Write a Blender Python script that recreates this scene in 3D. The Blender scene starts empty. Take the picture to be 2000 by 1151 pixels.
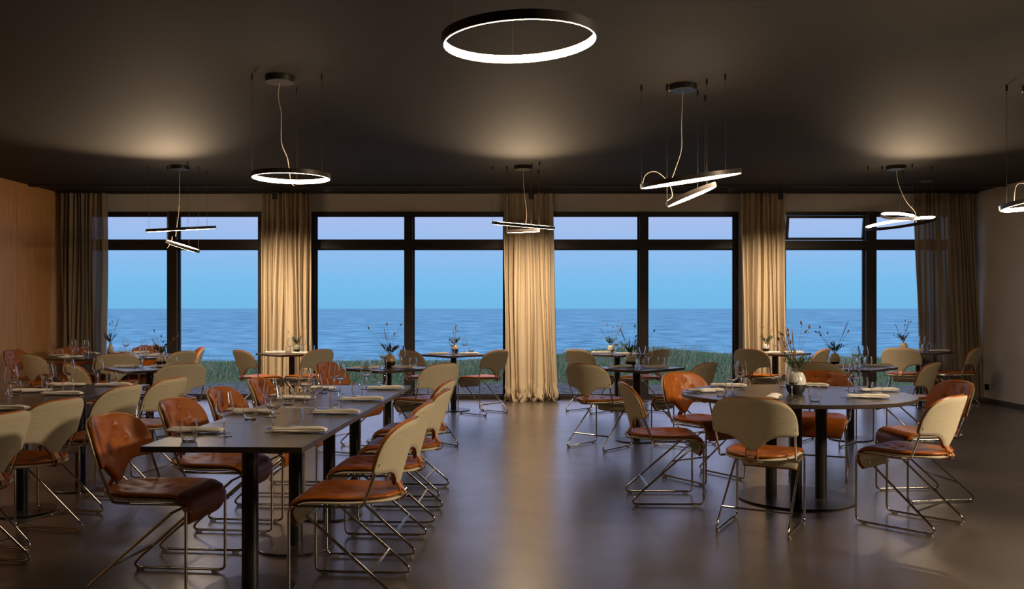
import bpy, math, random
import numpy as np
from mathutils import Vector, Matrix, Quaternion
S = bpy.context.scene
COL = S.collection
rnd = random.Random(7)
FPX, CZ = 1720.0, 1.34            # focal length in pixels of the 2000 px frame, eye height
CEIL = 3.04

# ------------------------------------------------------------------ camera
cam = bpy.data.cameras.new('camera')
cam.sensor_fit = 'HORIZONTAL'; cam.sensor_width = 36.0
cam.lens = FPX / 2000.0 * 36.0
cam.shift_y = (603.0 - 575.5) / 2000.0
cam.clip_start = 0.05; cam.clip_end = 60000
camo = bpy.data.objects.new('camera', cam); COL.objects.link(camo)
camo.location = (0, 0, CZ); camo.rotation_euler = (math.pi/2, 0, 0)
S.camera = camo

# ------------------------------------------------------------------ view + world (dusk sky)
S.view_settings.view_transform = 'Standard'; S.view_settings.look = 'None'
S.view_settings.gamma = 1.0; S.view_settings.use_curve_mapping = False
S.view_settings.exposure = 0.0
S.cycles.max_bounces = 10; S.cycles.transparent_max_bounces = 24
S.cycles.transmission_bounces = 10; S.cycles.sample_clamp_indirect = 4.0
S.cycles.use_denoising = True
try: S.cycles.blur_glossy = 0.6
except Exception: pass
world = bpy.data.worlds.new('dusk_sky'); S.world = world; world.use_nodes = True
wn = world.node_tree.nodes; wl = world.node_tree.links; wn.clear()
wo = wn.new('ShaderNodeOutputWorld'); bg = wn.new('ShaderNodeBackground'); wl.new(bg.outputs[0], wo.inputs[0])
tc = wn.new('ShaderNodeTexCoord'); sp = wn.new('ShaderNodeSeparateXYZ'); wl.new(tc.outputs['Generated'], sp.inputs[0])
asn = wn.new('ShaderNodeMath'); asn.operation = 'ARCSINE'; wl.new(sp.outputs['Z'], asn.inputs[0])
mr = wn.new('ShaderNodeMapRange'); mr.inputs['From Min'].default_value = 0.0; mr.inputs['From Max'].default_value = math.pi/2
wl.new(asn.outputs[0], mr.inputs['Value'])
cr = wn.new('ShaderNodeValToRGB'); wl.new(mr.outputs[0], cr.inputs[0])
el = cr.color_ramp.elements
el[0].position = 0.0; el[0].color = (0.175, 0.50, 0.83, 1)
el[1].position = 1.0; el[1].color = (0.60, 0.75, 1.20, 1)
for p, c in ((0.018, (0.20, 0.53, 0.87)), (0.040, (0.30, 0.53, 0.90)), (0.066, (0.43, 0.54, 0.87)), (0.12, (0.60, 0.60, 0.95)), (0.30, (0.85, 0.92, 1.35))):
    e = el.new(p); e.color = (*c, 1)
wl.new(cr.outputs[0], bg.inputs[0]); bg.inputs[1].default_value = 1.0

WARM = (1.0, 0.74, 0.48)
RING_STRENGTH = 40.0
def light(name, kind, loc, energy, color=WARM, target=None, **kw):
    l = bpy.data.lights.new(name, kind); l.energy = energy; l.color = color
    for k, v in kw.items(): setattr(l, k, v)
    o = bpy.data.objects.new(name, l); COL.objects.link(o); o.location = loc
    if target is not None:
        o.rotation_euler = (Vector(target) - Vector(loc)).to_track_quat('-Z', 'Y').to_euler()
    return o
# one room lamp inferred beyond the right edge; two unseen fill spots added
light('room_lamp_b', 'SPOT', (4.9, 3.8, 2.35), 700, (1, .78, .54), (-1.6, 5.3, .2), shadow_soft_size=.22, spot_size=math.radians(84), spot_blend=.6)
light('left_fill_spot', 'SPOT', (-3.4, 2.2, 2.35), 6, shadow_soft_size=.3, spot_size=math.radians(164), spot_blend=.35)  # added fill for the front of the room, no fitting modelled
light('oak_wall_fill_spot', 'SPOT', (-5.2, 6.6, 2.35), 60, shadow_soft_size=.3, spot_size=math.radians(164), spot_blend=.35)  # added out of view to brighten the oak wall

# ------------------------------------------------------------------ materials
def mat(name, color=(.5, .5, .5), rough=.5, metal=0.0, spec=.5, **kw):
    m = bpy.data.materials.new(name); m.use_nodes = True
    b = m.node_tree.nodes['Principled BSDF']
    b.inputs['Base Color'].default_value = (*color, 1); b.inputs['Roughness'].default_value = rough
    b.inputs['Metallic'].default_value = metal; b.inputs['Specular IOR Level'].default_value = spec
    for k, v in kw.items(): b.inputs[k].default_value = v
    return m
def noise_mat(m, c1, c2, scale=(1, 1, 1), nscale=5.0, detail=6.0, bump=0.0, bdist=0.01, p0=.3, p1=.7, rough=None):
    """procedural colour variation between c1 and c2 in object space, optional bump and roughness range"""
    nt = m.node_tree; n = nt.nodes; l = nt.links; b = n['Principled BSDF']
    t = n.new('ShaderNodeTexCoord'); mp = n.new('ShaderNodeMapping'); mp.inputs['Scale'].default_value = scale
    l.new(t.outputs['Object'], mp.inputs[0])
    nz = n.new('ShaderNodeTexNoise'); nz.inputs['Scale'].default_value = nscale; nz.inputs['Detail'].default_value = detail
    l.new(mp.outputs[0], nz.inputs['Vector'])
    r = n.new('ShaderNodeValToRGB'); r.color_ramp.elements[0].position = p0; r.color_ramp.elements[1].position = p1
    r.color_ramp.elements[0].color = (*c1, 1); r.color_ramp.elements[1].color = (*c2, 1)
    l.new(nz.outputs['Fac'], r.inputs[0]); l.new(r.outputs[0], b.inputs['Base Color'])
    if bump:
        bp = n.new('ShaderNodeBump'); bp.inputs['Strength'].default_value = bump; bp.inputs['Distance'].default_value = bdist
        l.new(nz.outputs['Fac'], bp.inputs['Height']); l.new(bp.outputs[0], b.inputs['Normal'])
    if rough:
        q = n.new('ShaderNodeMapRange'); q.inputs['To Min'].default_value = rough[0]; q.inputs['To Max'].default_value = rough[1]
        l.new(nz.outputs['Fac'], q.inputs['Value']); l.new(q.outputs[0], b.inputs['Roughness'])
    return m
M = {}
M['ceiling'] = noise_mat(mat('ceiling_paint', rough=.75), (.022, .0175, .012), (.027, .0215, .0145), (1, 12, 1), 6, 4, .15, .004)
M['wall'] = noise_mat(mat('wall_plaster', rough=.8), (.52, .485, .43), (.57, .53, .47), (1, 1, 1), 3, 5, .1, .003)
M['oak'] = noise_mat(mat('oak_veneer', rough=.45), (.58, .285, .10), (.75, .39, .145), (1, 7, .35), 6, 8, .05, .002)
M['frame'] = mat('dark_bronze_frame', (.022, .017, .014), .4)
M['black'] = mat('black_metal', (.012, .011, .010), .38)
M['ringbody'] = mat('lamp_dark_aluminium', (.045, .035, .03), .4, .3)
M['wire'] = mat('steel_wire', (.12, .10, .08), .4, .8)
M['cord'] = mat('lamp_cord', (.45, .38, .30), .5)
M['plasticgrey'] = mat('grey_plastic', (.08, .075, .07), .4)
M['chrome'] = mat('chrome', (.62, .59, .56), .08, 1.0)
M['steel'] = mat('cutlery_steel', (.72, .68, .62), .2, 1.0)
M['glide'] = mat('clear_glide', (.6, .58, .55), .2, 0, .5, **{'Transmission Weight': .6})
M['base'] = noise_mat(mat('pedestal_base', rough=.3, spec=.6), (.020, .018, .016), (.034, .030, .027), (1, 1, 1), 12, 5, 0, 0, rough=(.22, .38))
M['top'] = noise_mat(mat('table_laminate', rough=.3, spec=.7), (.040, .030, .024), (.052, .039, .031), (1, 9, 1), 5, 6, 0, 0, rough=(.27, .295))
M['leather'] = noise_mat(mat('cognac_leather', rough=.38, spec=.36), (.30, .078, .007), (.40, .115, .011), (1, 1, 1), 9, 5, .12, .002, rough=(.30, .46))
M['linen'] = noise_mat(mat('linen', rough=.9, spec=.15), (.50, .44, .30), (.60, .53, .38), (2, 2, 14), 14, 6, .25, .002)
M['strap'] = mat('tan_strap', (.42, .17, .07), .45)
M['napkin'] = noise_mat(mat('napkin_cloth', rough=.85, spec=.2), (.80, .76, .68), (.86, .82, .74), (1, 1, 1), 30, 4, .2, .002)
M['leaf'] = noise_mat(mat('leaf', rough=.6), (.04, .07, .025), (.09, .13, .05), (1, 1, 1), 20, 3)
M['dry'] = noise_mat(mat('dried_stem', rough=.8), (.22, .12, .06), (.36, .21, .11), (1, 1, 1), 20, 3)
M['seed'] = noise_mat(mat('seed_head', rough=.9), (.24, .14, .075), (.38, .25, .14), (1, 1, 1), 40, 3)
def emis(name, color, s):
    m = bpy.data.materials.new(name); m.use_nodes = True; n = m.node_tree.nodes; n.clear()
    o = n.new('ShaderNodeOutputMaterial'); e = n.new('ShaderNodeEmission'); e.inputs[0].default_value = (*color, 1); e.inputs[1].default_value = s
    m.node_tree.links.new(e.outputs[0], o.inputs[0]); return m
M['glow'] = emis('led_diffuser', WARM, RING_STRENGTH)
def glassy():
    m = bpy.data.materials.new('drinking_glass'); m.use_nodes = True; n = m.node_tree.nodes; l = m.node_tree.links; n.clear()
    o = n.new('ShaderNodeOutputMaterial'); g = n.new('ShaderNodeBsdfGlass'); g.inputs['IOR'].default_value = 1.45; g.inputs['Roughness'].default_value = 0
    g.inputs['Color'].default_value = (1, 1, 1, 1)
    l.new(g.outputs[0], o.inputs[0]); return m
M['glass'] = glassy()
def pane():
    m = bpy.data.materials.new('window_pane'); m.use_nodes = True; n = m.node_tree.nodes; l = m.node_tree.links; n.clear()
    o = n.new('ShaderNodeOutputMaterial'); t = n.new('ShaderNodeBsdfTransparent'); g = n.new('ShaderNodeBsdfGlossy'); mx = n.new('ShaderNodeMixShader'); f = n.new('ShaderNodeFresnel')
    t.inputs[0].default_value = (.97, .98, .98, 1); g.inputs['Roughness'].default_value = .0; f.inputs[0].default_value = 1.02
    l.new(f.outputs[0], mx.inputs[0]); l.new(t.outputs[0], mx.inputs[1]); l.new(g.outputs[0], mx.inputs[2]); l.new(mx.outputs[0], o.inputs[0])
    return m
M['pane'] = pane()
def curtain_mat(name, c, trans, sheer):
    m = bpy.data.materials.new(name); m.use_nodes = True; n = m.node_tree.nodes; l = m.node_tree.links; n.clear()
    o = n.new('ShaderNodeOutputMaterial'); d = n.new('ShaderNodeBsdfDiffuse'); t = n.new('ShaderNodeBsdfTranslucent'); mx = n.new('ShaderNodeMixShader')
    tc = n.new('ShaderNodeTexCoord'); mp = n.new('ShaderNodeMapping'); mp.inputs['Scale'].default_value = (60, 60, 8); l.new(tc.outputs['Object'], mp.inputs[0])
    nz = n.new('ShaderNodeTexNoise'); nz.inputs['Scale'].default_value = 3; nz.inputs['Detail'].default_value = 5; l.new(mp.outputs[0], nz.inputs['Vector'])
    r = n.new('ShaderNodeValToRGB'); r.color_ramp.elements[0].color = (c[0]*.86, c[1]*.86, c[2]*.84, 1); r.color_ramp.elements[1].color = (*c, 1); l.new(nz.outputs['Fac'], r.inputs[0])
    l.new(r.outputs[0], d.inputs[0]); l.new(r.outputs[0], t.inputs[0]); mx.inputs[0].default_value = trans
    l.new(d.outputs[0], mx.inputs[1]); l.new(t.outputs[0], mx.inputs[2])
    if sheer > 0:
        tr = n.new('ShaderNodeBsdfTransparent'); m2 = n.new('ShaderNodeMixShader'); m2.inputs[0].default_value = sheer
        l.new(mx.outputs[0], m2.inputs[1]); l.new(tr.outputs[0], m2.inputs[2]); l.new(m2.outputs[0], o.inputs[0])
    else: l.new(mx.outputs[0], o.inputs[0])
    return m
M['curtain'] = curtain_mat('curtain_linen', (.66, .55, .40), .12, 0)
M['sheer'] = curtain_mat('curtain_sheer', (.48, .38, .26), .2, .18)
def floor_mat():
    m = mat('polished_concrete', rough=.3, spec=.5); n = m.node_tree.nodes; l = m.node_tree.links; b = n['Principled BSDF']
    t = n.new('ShaderNodeTexCoord')
    a = n.new('ShaderNodeTexNoise'); a.inputs['Scale'].default_value = .9; a.inputs['Detail'].default_value = 7; a.inputs['Roughness'].default_value = .6; l.new(t.outputs['Object'], a.inputs['Vector'])
    r = n.new('ShaderNodeValToRGB'); r.color_ramp.elements[0].position = .35; r.color_ramp.elements[1].position = .7
    r.color_ramp.elements[0].color = (.052, .043, .036, 1); r.color_ramp.elements[1].color = (.098, .081, .067, 1); l.new(a.outputs['Fac'], r.inputs[0])
    v = n.new('ShaderNodeTexVoronoi'); v.inputs['Scale'].default_value = 38; l.new(t.outputs['Object'], v.inputs['Vector'])
    k = n.new('ShaderNodeTexNoise'); k.inputs['Scale'].default_value = 60; k.inputs['Detail'].default_value = 3; l.new(t.outputs['Object'], k.inputs['Vector'])
    kr = n.new('ShaderNodeValToRGB'); kr.color_ramp.elements[0].position = .66; kr.color_ramp.elements[1].position = .74
    kr.color_ramp.elements[0].color = (0, 0, 0, 1); kr.color_ramp.elements[1].color = (1, 1, 1, 1); l.new(k.outputs['Fac'], kr.inputs[0])
    mx = n.new('ShaderNodeMixRGB'); mx.inputs['Color2'].default_value = (.16, .135, .11, 1); l.new(kr.outputs[0], mx.inputs[0]); l.new(r.outputs[0], mx.inputs['Color1'])
    l.new(mx.outputs[0], b.inputs['Base Color'])
    s = n.new('ShaderNodeTexNoise'); s.inputs['Scale'].default_value = 3.5; s.inputs['Detail'].default_value = 8; l.new(t.outputs['Object'], s.inputs['Vector'])
    q = n.new('ShaderNodeMapRange'); q.inputs['From Min'].default_value = .3; q.inputs['From Max'].default_value = .7; q.inputs['To Min'].default_value = .30; q.inputs['To Max'].default_value = .36
    l.new(s.outputs['Fac'], q.inputs['Value']); l.new(q.outputs[0], b.inputs['Roughness'])
    cw = n.new('ShaderNodeMapRange'); cw.inputs['From Min'].default_value = .35; cw.inputs['From Max'].default_value = .65; cw.inputs['To Min'].default_value = .50; cw.inputs['To Max'].default_value = .95; l.new(k.outputs['Fac'], cw.inputs['Value']); l.new(cw.outputs[0], b.inputs['Coat Weight']); b.inputs['Coat Roughness'].default_value = .24; b.inputs['Coat IOR'].default_value = 1.55
    bp = n.new('ShaderNodeBump'); bp.inputs['Strength'].default_value = .02; bp.inputs['Distance'].default_value = .002; l.new(k.outputs['Fac'], bp.inputs['Height']); l.new(bp.outputs[0], b.inputs['Normal'])
    return m
M['floor'] = floor_mat()

# ------------------------------------------------------------------ mesh helpers
class MB:
    def __init__(s): s.v = []; s.f = []; s.mi = []; s.cur = 0
    def add(s, vs, fs):
        o = len(s.v); s.v += [tuple(p) for p in vs]
        for f in fs: s.f.append(tuple(i + o for i in f)); s.mi.append(s.cur)
    def box(s, x0, y0, z0, x1, y1, z1):
        s.add([(x0,y0,z0),(x1,y0,z0),(x1,y1,z0),(x0,y1,z0),(x0,y0,z1),(x1,y0,z1),(x1,y1,z1),(x0,y1,z1)],
              [(3,2,1,0),(4,5,6,7),(0,1,5,4),(1,2,6,5),(2,3,7,6),(3,0,4,7)])
    def lathe(s, prof, n=24, c=(0,0,0), closed=False):
        """profile [(r,z)], revolved about z; r=0 ends become poles"""
        rings = []
        vs = []; fs = []
        for r, z in prof:
            if r < 1e-6: rings.append([len(vs)]); vs.append((c[0], c[1], c[2]+z))
            else:
                rings.append(list(range(len(vs), len(vs)+n)))
                vs += [(c[0]+r*math.cos(2*math.pi*i/n), c[1]+r*math.sin(2*math.pi*i/n), c[2]+z) for i in range(n)]
        pairs = list(zip(rings, rings[1:])) + ([(rings[-1], rings[0])] if closed else [])
        for a, b in pairs:
            for i in range(n):
                j = (i+1) % n
                if len(a) == 1 and len(b) == 1: continue
                if len(a) == 1: fs.append((a[0], b[j], b[i]))
                elif len(b) == 1: fs.append((a[i], a[j], b[0]))
                else: fs.append((a[i], a[j], b[j], b[i]))
        s.add(vs, fs)
    def cyl(s, r, z0, z1, c=(0,0), n=24, bev=0.0):
        if bev: s.lathe([(0,z0),(r-bev,z0),(r,z0+bev),(r,z1-bev),(r-bev,z1),(0,z1)], n, (c[0],c[1],0))
        else: s.lathe([(0,z0),(r,z0),(r,z1),(0,z1)], n, (c[0],c[1],0))
    def tube(s, pts, r, n=8, caps=True):
        pts = [Vector(p) for p in pts]; R = r if isinstance(r, (list, tuple)) else [r]*len(pts)
        t0 = (pts[1]-pts[0]).normalized(); up = Vector((0,0,1)) if abs(t0.z) < .9 else Vector((1,0,0))
        nrm = t0.cross(up).normalized(); vs = []; prev = t0
        for i, p in enumerate(pts):
            t = (pts[min(i+1,len(pts)-1)]-pts[max(i-1,0)]).normalized()
            q = prev.rotation_difference(t); nrm = (q @ nrm).normalized(); prev = t
            b = t.cross(nrm)
            for k in range(n):
                a = 2*math.pi*k/n; vs.append(p + (nrm*math.cos(a)+b*math.sin(a))*R[i])
        fs = []
        for i in range(len(pts)-1):
            for k in range(n):
                j = (k+1) % n; fs.append((i*n+k, i*n+j, (i+1)*n+j, (i+1)*n+k))
        if caps: fs.append(tuple(range(n))[::-1]); fs.append(tuple((len(pts)-1)*n+k for k in range(n)))
        s.add(vs, fs)
    def build(s, name, mats, parent=None, smooth=True, angle=35, loc=None):
        me = bpy.data.meshes.new(name); me.from_pydata(s.v, [], s.f); me.validate()
        if not isinstance(mats, (list, tuple)): mats = [mats]
        for m in mats: me.materials.append(m)
        if len(mats) > 1: me.polygons.foreach_set('material_index', s.mi[:len(me.polygons)])
        if smooth:
            me.polygons.foreach_set('use_smooth', [True]*len(me.polygons))
            try: me.set_sharp_from_angle(angle=math.radians(angle))
            except Exception: pass
        me.update()
        o = bpy.data.objects.new(name, me); COL.objects.link(o)
        if parent is not None: o.parent = parent
        if loc is not None: o.location = loc
        return o
def fillet(pts, rad, n=6):
    """round the corners of a polyline; rad per inner corner"""
    P = [Vector(p) for p in pts]; out = [P[0]]
    for i in range(1, len(P)-1):
        r = rad[i-1] if isinstance(rad, (list, tuple)) else rad
        a = (P[i-1]-P[i]); b = (P[i+1]-P[i]); la, lb = a.length, b.length; a.normalize(); b.normalize()
        ang = a.angle(b); d = min(r/math.tan(ang/2), la*.48, lb*.48)
        p0 = P[i]+a*d; p1 = P[i]+b*d
        for k in range(n+1):
            t = k/n; out.append(p0*(1-t)**2 + P[i]*2*t*(1-t) + p1*t*t)
    out.append(P[-1]); return out
def tag(o, label=None, cat=None, group=None, kind=None):
    if label: o['label'] = label
    if cat: o['category'] = cat
    if group: o['group'] = group
    if kind: o['kind'] = kind
    return o
def empty(name, loc=(0,0,0), rz=0.0):
    o = bpy.data.objects.new(name, None); COL.objects.link(o); o.empty_display_size = .1
    o.location = loc; o.rotation_euler = (0,0,rz); return o
def copy_tree(o, parent=None):
    c = o.copy(); COL.objects.link(c); c.parent = parent
    for ch in list(o.children): copy_tree(ch, c)
    return c
_used = set()
def instance(proto, loc, rz, label, cat=None, group=None):
    if proto.name in _used: o = copy_tree(proto)
    else: o = proto; _used.add(proto.name)
    o.location = loc; o.rotation_euler = (0, 0, rz)
    tag(o, label, cat, group); return o
def struct(o, label=None): return tag(o, label, None, None, 'structure')
def at(px, py, z=.742):
    Y = (CZ-z)*FPX/(py-603.0); return (px-1000.0)*Y/FPX, Y

# ------------------------------------------------------------------ room shell
XL, XR, YB, YF = -6.64, 6.80, 13.0, -4.0
m = MB(); m.box(XL-.2, YF-.2, -.2, XR+.2, YB+.12, 0); struct(m.build('floor', M['floor'], smooth=False))
m = MB(); m.box(XL-.2, YF-.2, CEIL, XR+.2, YB+.2, CEIL+.2); struct(m.build('ceiling', M['ceiling'], smooth=False))
# left wall: oak panels with fine joints
m = MB(); m.box(XL-.2, YF-.2, 0, XL-.006, YB+.2, CEIL)
y = YB
while y > YF:
    for z0, z1 in ((0.0, 2.395), (2.40, CEIL)):
        m.box(XL-.006, y-1.197, z0, XL, y-.003, z1)
    y -= 1.2
struct(m.build('wall_left', M['oak'], smooth=False))
m = MB(); m.box(XR, YF-.2, 0, XR+.2, YB+.2, CEIL); struct(m.build('wall_right', M['wall'], smooth=False))
m = MB(); m.box(XL-.2, YF-.2, 0, XR+.2, YF, CEIL); struct(m.build('wall_front', M['oak'], smooth=False))
m = MB(); m.box(XR-.012, YF, 0, XR, YB, .06); struct(m.build('baseboard_right', M['plasticgrey'], smooth=False))
K = YB/FPX
def wx(px): return (px-1000)*K
WIN = [(165, 328, 347, 512), (609, 792, 806, 992), (1070, 1249, 1264, 1442), (1527, 1690, 1710, 1866)]
ZT, ZG, ZT1, ZT0 = 2.77, 2.72, 2.345, 2.225
m = MB()
edges = [-20000]+[p for w in WIN for p in (w[0], w[3])]+[20000]
for i in range(0, len(edges), 2):
    a = max(wx(edges[i]), XL-.2); b = min(wx(edges[i+1]), XR+.2); m.box(a, YB, 0, b, YB+.2, ZT)
m.box(XL-.2, YB, ZT, XR+.2, YB+.2, CEIL)
struct(m.build('wall_back', M['wall'], smooth=False))
for i, (a, b, c, d) in enumerate(WIN):
    a, b, c, d = wx(a), wx(b), wx(c), wx(d); f = .05; y0, y1 = YB-.01, YB+.09
    m = MB()
    m.box(a, y0, 0, a+f, y1, ZT); m.box(d-f, y0, 0, d, y1, ZT); m.box(b, y0-.03, 0, c, y1, ZT)
    for x0, x1 in ((a+f, b), (c, d-f)):
        m.box(x0, y0, ZG, x1, y1, ZT); m.box(x0, y0, 0.0, x1, y1, .055); m.box(x0, y0-.015, ZT0, x1, y1, ZT1)
        for z0, z1 in ((.055, ZT0), (ZT1, ZG)):          # inner sash lines
            if i == 3 and x0 < b and z0 > 1: continue
            m.box(x0, y0+.05, z0, x0+.025, y1-.02, z1); m.box(x1-.025, y0+.05, z0, x1, y1-.02, z1)
            m.box(x0, y0+.05, z0, x1, y1-.02, z0+.02); m.box(x0, y0+.05, z1-.02, x1, y1-.02, z1)
    w = struct(m.build('window_%d' % (i+1), M['frame'], smooth=False))
    for x0, x1 in ((a+f, b), (c, d-f)):
        for z0, z1 in ((.055, ZT0), (ZT1, ZG)):
            if i == 3 and x0 < b and z0 > 1: continue
            g = MB(); g.box(x0+.02, YB+.05, z0+.015, x1-.02, YB+.058, z1-.015); g.build('glass_pane', M['pane'], w, False)
    if i == 3:                                            # the vent sash over the left half stands ajar, tilted inwards
        x0, x1 = a+f+.01, b-.01; h = ZG-ZT1-.02
        s = MB()
        for q in ((x0, 0, x0+.035, h), (x1-.035, 0, x1, h), (x0, 0, x1, .035), (x0, h-.035, x1, h)):
            s.box(q[0], -.02, q[1], q[2], .02, q[3])
        so = s.build('vent_sash', M['frame'], w, False, loc=(0, YB+.02, ZT1+.01)); so.rotation_euler = (math.radians(9), 0, 0)
        g = MB(); g.box(x0+.03, -.004, .03, x1-.03, .004, h-.03); go = g.build('glass_pane', M['pane'], so, False)
# dark curtain recess and lighting track on the ceiling
m = MB(); m.box(XL, 12.08, CEIL-.022, XR, 12.14, CEIL); struct(m.build('trim_1', M['frame'], smooth=False))
m = MB(); m.box(XL+.02, YB-.22, CEIL-.03, XR-.02, YB-.19, CEIL); struct(m.build('trim_2', M['frame'], smooth=False))

# ------------------------------------------------------------------ outside
m = MB()
gx = np.linspace(-34, 34, 120); gy = np.concatenate([np.linspace(13.2, 34, 70), np.linspace(35, 60, 12)])
def ground_z(x, y):
    z = -.12 + .03*math.sin(x*1.3+y)*math.cos(y*.9)
    if y > 17: z += min(1, (y-17)/4)*.10
    hump = math.exp(-((x-3.2)/2.6)**2)*.34 + math.exp(-((x-8.6)/2.0)**2)*.06
    z += hump*math.exp(-((y-22.5)/3.2)**2)
    if y > 21.5: z -= (y-21.5)*.17*min(1, (y-21.5)/2.5)
    return max(z, -4.6)
vs = [(x, y, ground_z(x, y)) for y in gy for x in gx]; nx = len(gx)
m.add(vs, [(j*nx+i, j*nx+i+1, (j+1)*nx+i+1, (j+1)*nx+i) for j in range(len(gy)-1) for i in range(nx-1)])
gm = mat('dune_ground', rough=.95, spec=.1); nn = gm.node_tree.nodes; ll = gm.node_tree.links
t = nn.new('ShaderNodeTexCoord'); sx = nn.new('ShaderNodeSeparateXYZ'); ll.new(t.outputs['Object'], sx.inputs[0])
nz = nn.new('ShaderNodeTexNoise'); nz.inputs['Scale'].default_value = 1.2; ll.new(t.outputs['Object'], nz.inputs['Vector'])
ad = nn.new('ShaderNodeMath'); ad.operation = 'MULTIPLY_ADD'; ll.new(nz.outputs['Fac'], ad.inputs[0]); ad.inputs[1].default_value = 2.4; ll.new(sx.outputs['Y'], ad.inputs[2])
mr2 = nn.new('ShaderNodeMapRange'); mr2.inputs['From Min'].default_value = 17.6; mr2.inputs['From Max'].default_value = 18.6; ll.new(ad.outputs[0], mr2.inputs['Value'])
st = nn.new('ShaderNodeTexNoise'); st.inputs['Scale'].default_value = 9; st.inputs['Detail'].default_value = 8; ll.new(t.outputs['Object'], st.inputs['Vector'])
r1 = nn.new('ShaderNodeValToRGB'); r1.color_ramp.elements[0].color = (.055, .06, .065, 1); r1.color_ramp.elements[1].color = (.19, .185, .18, 1); r1.color_ramp.elements[0].position = .38; r1.color_ramp.elements[1].position = .62; ll.new(st.outputs['Fac'], r1.inputs[0])
r2 = nn.new('ShaderNodeValToRGB'); r2.color_ramp.elements[0].color = (.05, .085, .04, 1); r2.color_ramp.elements[1].color = (.14, .20, .09, 1); ll.new(st.outputs['Fac'], r2.inputs[0])
mx = nn.new('ShaderNodeMixRGB'); ll.new(mr2.outputs[0], mx.inputs[0]); ll.new(r1.outputs[0], mx.inputs[1]); ll.new(r2.outputs[0], mx.inputs[2]); ll.new(mx.outputs[0], nn['Principled BSDF'].inputs['Base Color'])
bp = nn.new('ShaderNodeBump'); bp.inputs['Strength'].default_value = .8; bp.inputs['Distance'].default_value = .05; ll.new(st.outputs['Fac'], bp.inputs['Height']); ll.new(bp.outputs[0], nn['Principled BSDF'].inputs['Normal'])
struct(m.build('ground', gm), 'gravel strip and grassy dune outside the windows')
# grass blades: nobody could count them
rng = np.random.default_rng(3)
def grass_blades(n):
    y = 17.0 + rng.random(n)**.9*8.5; x = (rng.random(n)*2-1)*(y*.60)
    return x, y
N = 130000
gxv, gyv = grass_blades(N)
gzv = np.array([ground_z(a, b) for a, b in zip(gxv, gyv)])
patch = np.sin(gxv*1.7+gyv*.6)*np.cos(gyv*1.1-gxv*.5)
h = (.05 + .08*rng.random(N))*(1+.35*patch); tall = rng.random(N) < .03; h[tall] = .16+.22*rng.random(tall.sum())
edge = np.clip((gyv-17)/1.6, .25, 1); h *= edge
wd = .004+.005*rng.random(N); wd[tall] = .0035; ang = rng.random(N)*math.pi
lean = rng.normal(0, .35, (N, 2))*h[:, None]
lean[:, 0] += h*.25
dx, dy = np.cos(ang)*wd, np.sin(ang)*wd
V = np.zeros((N, 5, 3))
V[:, 0] = np.stack([gxv-dx, gyv-dy, gzv-.02], 1); V[:, 1] = np.stack([gxv+dx, gyv+dy, gzv-.02], 1)
V[:, 2] = np.stack([gxv-dx*.8+lean[:, 0]*.35, gyv-dy*.8+lean[:, 1]*.35, gzv+h*.55], 1)
V[:, 3] = np.stack([gxv+dx*.8+lean[:, 0]*.35, gyv+dy*.8+lean[:, 1]*.35, gzv+h*.55], 1)
V[:, 4] = np.stack([gxv+lean[:, 0], gyv+lean[:, 1], gzv+h], 1)
me = bpy.data.meshes.new('dune_grass'); me.vertices.add(N*5); me.vertices.foreach_set('co', V.reshape(-1))
b0 = np.arange(N)*5
loops = np.stack([b0, b0+1, b0+3, b0+2, b0+2, b0+3, b0+4], 1).reshape(-1)
me.loops.add(N*7); me.loops.foreach_set('vertex_index', loops.astype(np.int32))
me.polygons.add(N*2); ls = np.stack([np.arange(N)*7, np.arange(N)*7+4], 1).reshape(-1); me.polygons.foreach_set('loop_start', ls.astype(np.int32))
mi = np.zeros((N, 2), np.int32); pick = rng.random(N); mi[pick > .55] = 1; mi[(pick > .82) | tall] = 2; me.polygons.foreach_set('material_index', mi.reshape(-1))
for c in ((.13, .25, .13), (.23, .34, .18), (.52, .48, .33)): me.materials.append(mat('grass_blade', c, .8, spec=.1))
me.update(calc_edges=True); me.validate()
g = bpy.data.objects.new('dune_grass', me); COL.objects.link(g)
tag(g, 'green dune grass with straw stalks between gravel and sea', 'grass', None, 'stuff')
# sea
m = MB(); m.add([(-26000, 33, -4.5), (26000, 33, -4.5), (26000, 42000, -4.5), (-26000, 42000, -4.5)], [(0, 1, 2, 3)])
sm = bpy.data.materials.new('sea_water'); sm.use_nodes = True; n = sm.node_tree.nodes; l = sm.node_tree.links; b = n['Principled BSDF']
t = n.new('ShaderNodeTexCoord'); sx = n.new('ShaderNodeSeparateXYZ'); l.new(t.outputs['Object'], sx.inputs[0])
inv = n.new('ShaderNodeMath'); inv.operation = 'LOGARITHM'; l.new(sx.outputs['Y'], inv.inputs[0]); inv.inputs[1].default_value = 2.718
dv = n.new('ShaderNodeMath'); dv.operation = 'DIVIDE'; l.new(sx.outputs['X'], dv.inputs[0]); l.new(sx.outputs['Y'], dv.inputs[1])
cb = n.new('ShaderNodeCombineXYZ'); l.new(dv.outputs[0], cb.inputs[0]); l.new(inv.outputs[0], cb.inputs[1])
def wave(sc, xs, det):
    mp = n.new('ShaderNodeMapping'); mp.inputs['Scale'].default_value = xs; l.new(cb.outputs[0], mp.inputs[0])
    z = n.new('ShaderNodeTexNoise'); z.inputs['Scale'].default_value = sc; z.inputs['Detail'].default_value = det; z.inputs['Roughness'].default_value = .6; l.new(mp.outputs[0], z.inputs['Vector']); return z
w1 = wave(12, (2.6, 2.0, 1), 9); w2 = wave(1.6, (.9, 4, 1), 5)
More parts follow.
